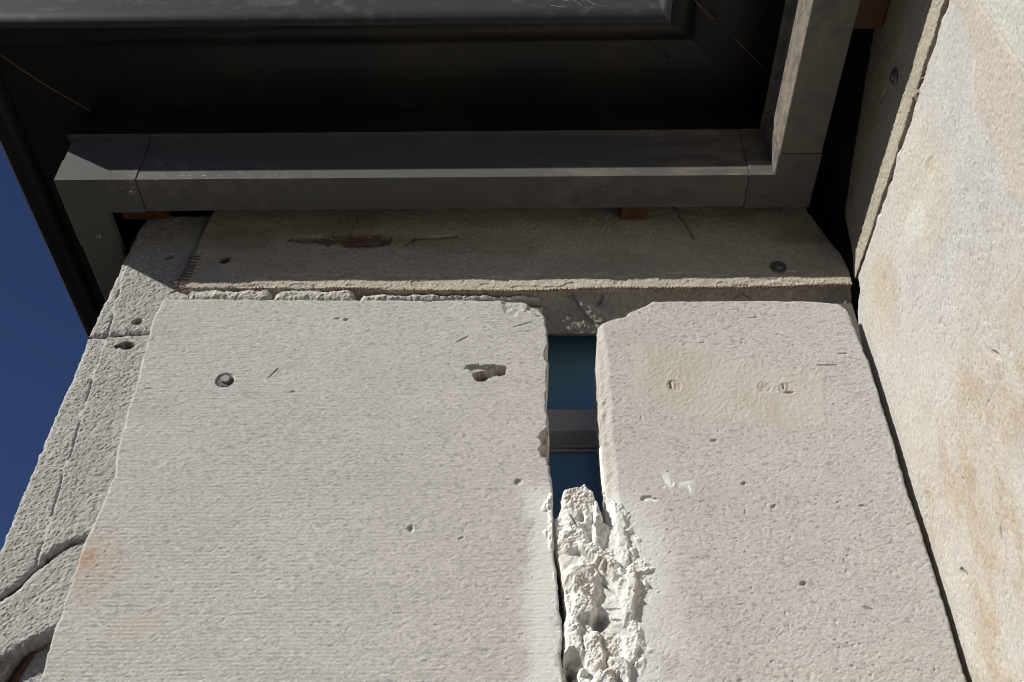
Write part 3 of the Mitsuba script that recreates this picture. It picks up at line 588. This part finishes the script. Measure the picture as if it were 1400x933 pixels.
def fill_relief(u, v, d):
    h = -0.002 + 0.007 * (F(u, v, 28, 28, 401) - 0.5)
    for q in ((0.0665, 0.690, 0.0230, 0.042, 0.10, 0.005, -0.20, -0.12),       # upper chunk standing in the slot
              (0.0930, 0.672, 0.0125, 0.043, -0.10, 0.005, -0.75, 0),          # smooth flank right of it
              (0.0580, 0.645, 0.0210, 0.022, 0.2, 0.005, 0, 0.1),
              (0.0860, 0.625, 0.0400, 0.0110, -0.75, 0.008, 0, -0.4),          # slanting tongue pressed over the right edge
              (0.1030, 0.606, 0.0420, 0.0100, -0.85, 0.006, 0, -0.4),
              (0.0690, 0.590, 0.0250, 0.032, 0.3, 0.010, -0.30, 0.1),          # knob in the middle
              (0.0670, 0.560, 0.0170, 0.017, 0.0, 0.012, 0, 0),
              (0.0560, 0.525, 0.0115, 0.040, 0.05, 0.005, 0.2, 0),
              (0.1010, 0.562, 0.0270, 0.036, -0.25, 0.000, 0.25, 0),          # smooth hollow face
              (0.0760, 0.512, 0.0140, 0.030, 0.1, 0.005, 0, 0),
              (0.1200, 0.580, 0.0070, 0.045, -0.15, 0.008, 0, 0),              # rim on the right
              (0.1160, 0.650, 0.0080, 0.055, -0.05, 0.005, 0, 0),
              (0.1320, 0.612, 0.0170, 0.012, 0.2, 0.003, 0, 0),
              (0.1000, 0.497, 0.0150, 0.014, 0.1, 0.008, 0, 0), (0.0840, 0.478, 0.0160, 0.014, 0.3, 0.010, 0, 0), (0.1120, 0.483, 0.0160, 0.012, 0.5, 0.007, 0, 0), (0.062, 0.490, 0.009, 0.009, 0, 0.006, 0, 0)):
        h = np.maximum(h, lump(u, v, *q))
    smooth = np.maximum(blob(u, v, 0.099, 0.562, 0.022, 0.034, -0.25, 0.3, 0.3, 40, 402), blob(u, v, 0.094, 0.672, 0.010, 0.036, -0.1, 0.3, 0.3, 40, 403))
    crumb = sst(0.40, 0.56, F(u, v, 34, 34, 409)) * (1 - 0.85 * smooth)
    ridged = 1 - 2 * np.abs(F(u, v, 85, 85, 404) - 0.5)
    h += (0.0008 + 0.0026 * crumb) * (ridged - 0.75) + 0.0026 * crumb * (F(u + 0.2 * v, v, 62, 62, 410, 3) - 0.5)
    h += 0.0040 * crumb * (F(u, v, 190, 190, 414, 3) - 0.5) + 0.0014 * speck(u, v, 405, 560, 560) * (0.12 + crumb)
    s = u * 0.72 + v * 0.69; t = -u * 0.69 + v * 0.72                           # strokes of the trowel, slanting
    h += 0.0011 * (N(s, t, 26, 190, 406) - 0.5) * (1 - crumb) * (1 - 0.6 * smooth)
    for cu, cv, ru, rv, dep in ((0.0545, 0.502, 0.012, 0.010, 0.022), (0.083, 0.545, 0.007, 0.010, 0.016), (0.0505, 0.486, 0.008, 0.012, 0.024), (0.069, 0.674, 0.004, 0.006, 0.006)):
        h -= dep * blob(u, v, cu, cv, ru, rv, 0, 0.35, 0.35, 80, 407)
    for cu, cv, L, rot in ((0.095, 0.585, 0.010, -0.75), (0.098, 0.560, 0.007, -0.05), (0.101, 0.547, 0.006, -0.3), (0.060, 0.668, 0.008, -1.1)):
        h -= 0.004 * blob(u, v, cu, cv, L, 0.0007, rot, 0.4, 0.2, 150, 408)
    return h - 0.006 * np.clip(1 - d / 0.0035, 0, 1) ** 2
def fill_color(u, v, d, h):
    c = np.tile(np.array([0.90, 0.885, 0.855]), (len(u), 1)) * (0.90 + 0.2 * F(u, v, 24, 24, 411))[:, None] * (1 + 0.14 * speck(u, v, 415, 600, 600))[:, None]
    c = mixc(c, (0.50, 0.45, 0.39), 0.75 * blob(u, v, 0.0555, 0.705, 0.010, 0.009, 0, 0.4, 0.4, 80, 412) + 0.5 * blob(u, v, 0.0545, 0.500, 0.010, 0.008) + 0.4 * blob(u, v, 0.084, 0.546, 0.008, 0.008))
    return mixc(c, (0.70, 0.65, 0.57), 0.45 * sst(0.50, 0.64, F(u, v, 45, 45, 413)))
fl = thing('white_filler', 'crumbly white mortar squeezed out of the slot between the two panels', 'mortar')
m, c = field(FILL, 0.0009, fill_relief, fill_color, front(PANEL_Y), 0.06, fine_from=0.43, seed=9, amp=0.0017, size=0.008, skirt_noise=0.003)
obj('lump', m, 'gritty_plaster', fl, True, c)
# thin smears of it on the faces of both panels: sheets that rise out of the panel only where filler lies
def smear(u_rng, v_rng, thick, seed):
    o = [(u_rng[0], v_rng[0]), (u_rng[1], v_rng[0]), (u_rng[1], v_rng[1]), (u_rng[0], v_rng[1])]
    return field(o, 0.0010, thick, lambda u, v, d, h: np.tile(np.array([0.90, 0.885, 0.855]), (len(u), 1)) * (0.95 + 0.1 * F(u, v, 40, 40, seed))[:, None], front(PANEL_Y), 0.004, seed=seed, amp=0.0, skirt_noise=0)
def thick_right(u, v, d):
    near = np.interp(v, [0.47, 0.52, 0.56, 0.61, 0.63, 0.68, 0.71, 0.74, 0.78], [0.125, 0.140, 0.130, 0.158, 0.146, 0.128, 0.118, 0.105, 0.090])
    s = near - u + 0.030 * (F(u, v, 55, 45, 421) - 0.5)
    k = sst(-0.004, 0.018, s) * (0.42 + 0.58 * sst(0.36, 0.56, F(u, v, 65, 65, 422)))
    drips = 0.7 * sst(0.62, 0.72, F(u, v, 95, 60, 423)) * sst(0.20, 0.15, u + 0.05 * (v - 0.55)) * sst(0.72, 0.66, v)
    for cu, cv, ru, rv, rot in ((0.1736, 0.727, 0.004, 0.012, 0.4), (0.180, 0.721, 0.003, 0.006, -0.6), (0.195, 0.723, 0.010, 0.002, 0.1), (0.199, 0.714, 0.0022, 0.009, 0.15), (0.169, 0.717, 0.004, 0.003, 0.2)):
        drips = np.maximum(drips, blob(u, v, cu, cv, ru, rv, rot, 0.4, 0.5, 160, 424))
    k = np.maximum(k, 0.42 * drips)
    return -0.0026 - 0.012 * (1 - k) * sst(0.122, 0.112, u) + 0.0070 * k + 0.004 * k * (F(u, v, 90, 90, 425, 3) - 0.5) - 0.012 * sst(0.012, 0.0, d) + 0.0012 * k * speck(u, v, 426, 560, 560) - 0.008 * sst(0.1015, 0.0985, u) * (v > 0.69)
m, c = smear((0.098, 0.215), (0.44, 0.80), thick_right, 430)
obj('smear', m, 'gritty_plaster', fl, True, c, label='white smears and drips on the right panel')
def thick_left(u, v, d):
    edge = np.interp(v, [0.46, 0.54, 0.60, 0.63, 0.66, 0.70, 0.73], [0.030, 0.036, 0.034, 0.026, 0.018, 0.022, 0.034])
    s = u - edge + 0.012 * (F(u, v, 60, 45, 431) - 0.5)
    k = sst(-0.003, 0.010, s) * (0.4 + 0.6 * sst(0.36, 0.55, F(u, v, 75, 75, 432)))
    return -0.0030 + 0.0066 * k + 0.0035 * k * (F(u, v, 90, 90, 433, 3) - 0.5) - 0.012 * sst(0.008, 0.0, np.minimum(d, 0.02) + 0.02 * (u > 0.03)) + 0.0012 * k * speck(u, v, 434, 560, 560) - 0.003 * sst(0.60, 0.56, v)
m, c = field([(-0.01, 0.44), (0.039, 0.44), (0.0388, 0.49), (0.040, 0.533), (0.0388, 0.553), (0.0362, 0.59), (0.0345, 0.63), (0.0355, 0.70), (0.0358, 0.735), (-0.01, 0.735)], 0.0010, thick_left,
             lambda u, v, d, h: np.tile(np.array([0.90, 0.885, 0.855]), (len(u), 1)) * (0.95 + 0.1 * F(u, v, 40, 40, 435))[:, None], front(PANEL_Y), 0.006, seed=436, amp=0.0006, skirt_noise=0.0005)
obj('smear', m, 'gritty_plaster', fl, True, c, label='white smear along the edge of the left panel')

# ---------------------------------------------------------------- window seen through the slot
wn = thing('window', 'window with the sky reflection painted into its blue panes and a grey transom, seen through the slot between the panels', 'window')
obj('pane', box(-0.44, 0.47, 1.2290, 1.235, 0.938, 1.16), 'sky_reflection_pane', wn, label='upper pane with the blue sky reflection painted in')
obj('pane', box(-0.44, 0.47, 1.2290, 1.235, -0.5, 0.905), 'sky_reflection_pane', wn, label='lower pane with the blue sky reflection painted in, half hidden by white mortar')
tr = obj('transom', trimesh.convex.convex_hull(np.array([(x, y, z) for x in (-0.44, 0.47) for y, z in ((1.200, 0.9145), (1.1985, 0.9160), (1.1985, 0.9525), (1.2000, 0.954), (1.2285, 0.956), (1.2285, 0.9060), (1.2240, 0.9060))])), 'transom_metal', wn)
for z, y in ((0.9050, 1.2225), (0.8985, 1.2250)):
    obj('gasket', box(-0.44, 0.47, y, 1.2288, z, z + 0.0045, 0.001), 'transom_metal', tr)

# ---------------------------------------------------------------- wall core behind
obj('house_wall', join([box(-0.585, 1.0, 1.262, 2.2, FLOOR, 1.45), box(0.53, 1.0, -0.3, 1.258, FLOOR, 1.45)]), 'core_concrete', label='dark wall core behind panels and plaster, seen only in the gaps', cat='wall')

# ---------------------------------------------------------------- eave: metal trim frame and gutter, mitred round the building
XL, YF, XR, FZ = -0.686, 1.010, 0.377, 1.240
st_left = lambda y: (lambda o: (XL - o, y))
st_front = lambda x: (lambda o: (x, YF - o))
st_right = lambda y: (lambda o: (XR - o, y))
mit_l = lambda o: (XL - o, YF - o)
mit_r = lambda o: (XR - o, YF - o)
def sweep(profile, stations):
    n, V = len(profile), []
    for s in stations:
        V += [(*s(o), z) for o, z in profile]
    Fc = []
    for k in range(len(stations) - 1):
        for i in range(n):
            a, b = k * n + i, k * n + (i + 1) % n
            Fc += [[a, b, b + n], [a, b + n, a + n]]
    cap = earcut.triangulate_float64(np.array(profile, float), np.array([n], np.uint32)).reshape(-1, 3)
    Fc = np.vstack([np.array(Fc), cap, cap[:, ::-1] + (len(stations) - 1) * n])
    m = trimesh.Trimesh(np.array(V), Fc, process=False)
    return m
def trim_profile(e=0.0):
    """L-shaped trim: the underside 60 mm wide, an upright 100 mm high with two folds; e: how far proud it stands."""
    z = FZ - e
    return [(e, z + 0.0012), (e - 0.0012, z), (-0.060 - e, z), (-0.060 - e, z + 0.012), (-0.058, z + 0.012), (-0.058, z + 0.003), (-0.003, z + 0.003), (-0.003, z + 0.104),
            (0.006 + e, z + 0.104), (0.007 + e, z + 0.1025), (0.006 + e, z + 0.0995 + e), (e - 0.001, z + 0.0985 + e), (e - 0.001, z + 0.050), (e, z + 0.0485)]
tf = thing('eave_trim', 'dark grey metal trim frame with screwed corner brackets under the eave', 'metal trim')
obj('trim_bar', sweep(trim_profile(), [st_front(-0.5660), st_front(0.3390)]), 'frame_metal', tf, label='long front bar of the trim')
obj('trim_bar', sweep(trim_profile(), [st_left(2.2), st_left(1.1400)]), 'frame_metal', tf, label='left bar of the trim running back')
obj('trim_bar', sweep(trim_profile(), [st_right(0.9700), st_right(-0.3)]), 'frame_metal', tf, label='right bar of the trim running towards the viewer')
bl = obj('corner_bracket', sweep(trim_profile(0.0014), [st_left(1.1390), mit_l, lambda o: (-0.5675 + 0.0 * o, YF - o)]), 'frame_metal', tf, label='left corner bracket of the trim')
br = obj('corner_bracket', sweep(trim_profile(0.0012), [st_front(0.3400), mit_r, st_right(0.9710)]), 'frame_metal', tf, label='right corner bracket of the trim')
for (x, y), p in (((-0.5805, 1.0313), bl), ((-0.654, 1.1202), bl), ((0.4066, 0.9929), br), ((0.3679, 1.0493), br)):
    obj('screw', turn_to(screw_mesh(0.0048, 0.0028), [0, 0, -1], [x, y, FZ - 0.0014]), 'steel' if p == bl else 'dark_steel', p, 35)

# gutter and soffit in one profile: o outwards from the face of the trim
GZ = 1.409
arc = [(0.140 + 0.026 * math.cos(a), GZ + 0.020 + 0.026 * math.sin(a)) for a in np.linspace(math.radians(215), math.radians(360), 15)]
split = 9                                   # shade under the lip painted in: dark metal up to here, lighter front after
belly = [(o, GZ + 0.010 - 0.005 * math.sin(math.pi * min(1, max(0, (o - 0.0) / 0.118))) ** 1.2) for o in np.linspace(0.0, 0.112, 14)]
GUT = [(-0.004, 1.352), (-0.004, GZ + 0.010)] + belly[1:] + [(0.116, GZ + 0.012)] + arc[:split] + [(arc[split - 1][0], 1.45), (-0.010, 1.45), (-0.010, 1.352)]
LIP = [(arc[split - 1][0] + 0.0006, arc[split - 1][1] - 0.0006)] + arc[split:] + [(0.166, 1.56), (0.160, 1.56), (0.158, 1.452), (arc[split - 1][0] + 0.0006, 1.452)]
ro = thing('roof_overhang', 'black metal gutter and soffit of the roof overhang above the trim', 'roof overhang')
obj('gutter_section', sweep(GUT, [st_left(2.2), mit_l]), 'gutter_metal', ro, 35, label='left gutter section running back')
obj('gutter_section', sweep(GUT, [mit_l, mit_r]), 'gutter_metal', ro, 35, label='front gutter section along the wall')
obj('gutter_section', sweep(GUT, [mit_r, st_right(-0.3)]), 'gutter_metal', ro, 35, label='right gutter section running towards the viewer')
GLIN = [(-0.004, GZ + 0.010)] + belly[1:] + [(0.116, GZ + 0.012)] + arc
obj('gutter_lip', sweep(LIP, [st_left(2.2), mit_l]), 'lip_metal', ro, 35)
obj('gutter_lip', sweep(LIP, [mit_l, mit_r]), 'lip_metal', ro, 35, label='grey rounded front lip of the gutter at the top')
obj('gutter_lip', sweep(LIP, [mit_r, st_right(-0.3)]), 'lip_metal', ro, 35)
def along(offset_x, offset_y, mit, r=0.0012, lim=None):
    """A bead of sealant that follows the profile beside a mitre."""
    return tube([(mit(o)[0] + offset_x, mit(o)[1] + offset_y, z - 0.0004) for o, z in GLIN if lim is None or o < lim], r, 6)
obj('mitre_seam', along(0, 0, mit_l, 0.0012, 0.12), 'seam_sealant', ro, True)
obj('mitre_seam', along(-0.030, 0.030, mit_r, 0.0009), 'rubber', ro, True)
obj('mitre_seam', along(0.034, -0.034, mit_r, 0.0013), 'seam_sealant', ro, True)
obj('roof_deck', join([box(XL - 0.15, 0.2, YF - 0.15, 2.2, 1.453, 1.475), box(0.202, 1.0, -0.3, 2.2, 1.453, 1.475)]), 'deck_board', ro)

# wooden battens above the trim
for (x0, x1, y0, y1, z0, z1), lab in (((-0.628, -0.556, 1.100, 1.128, 1.285, 1.325), 'orange wooden batten end above the left corner bracket'),
                                      ((0.158, 0.200, 1.076, 1.115, 1.262, 1.30), 'small dark orange wooden block behind the front trim bar'),
                                      ((0.440, 0.495, 0.40, 0.80, 1.29, 1.33), 'orange wooden batten between right trim bar and right wall, at the top')):
    obj('wooden_batten', box(x0, x1, y0, y1, z0, z1, 0.002), 'wood', label=lab, cat='batten')

# cobweb threads on the gutter
wb = []
for k in range(9):
    x0 = rng.uniform(0.0, 0.12); L = rng.uniform(0.012, 0.05); z0, z1 = GZ + rng.uniform(0.012, 0.05, 2); sag = rng.uniform(0.002, 0.010)
    pts = [(x0 + L * t, YF - 0.1675 + 0.002 * math.sin(3.1 * t + k), z0 + (z1 - z0) * t - sag * math.sin(math.pi * t) + 0.001 * math.sin(9 * t + 2 * k)) for t in np.linspace(0, 1, 14)]
    wb.append(tube(pts, 0.00022, 4))
obj('cobweb', join(wb), 'web_fibre', label='fine pale cobweb threads on the lip of the gutter at the top', cat='cobweb', kind=None)
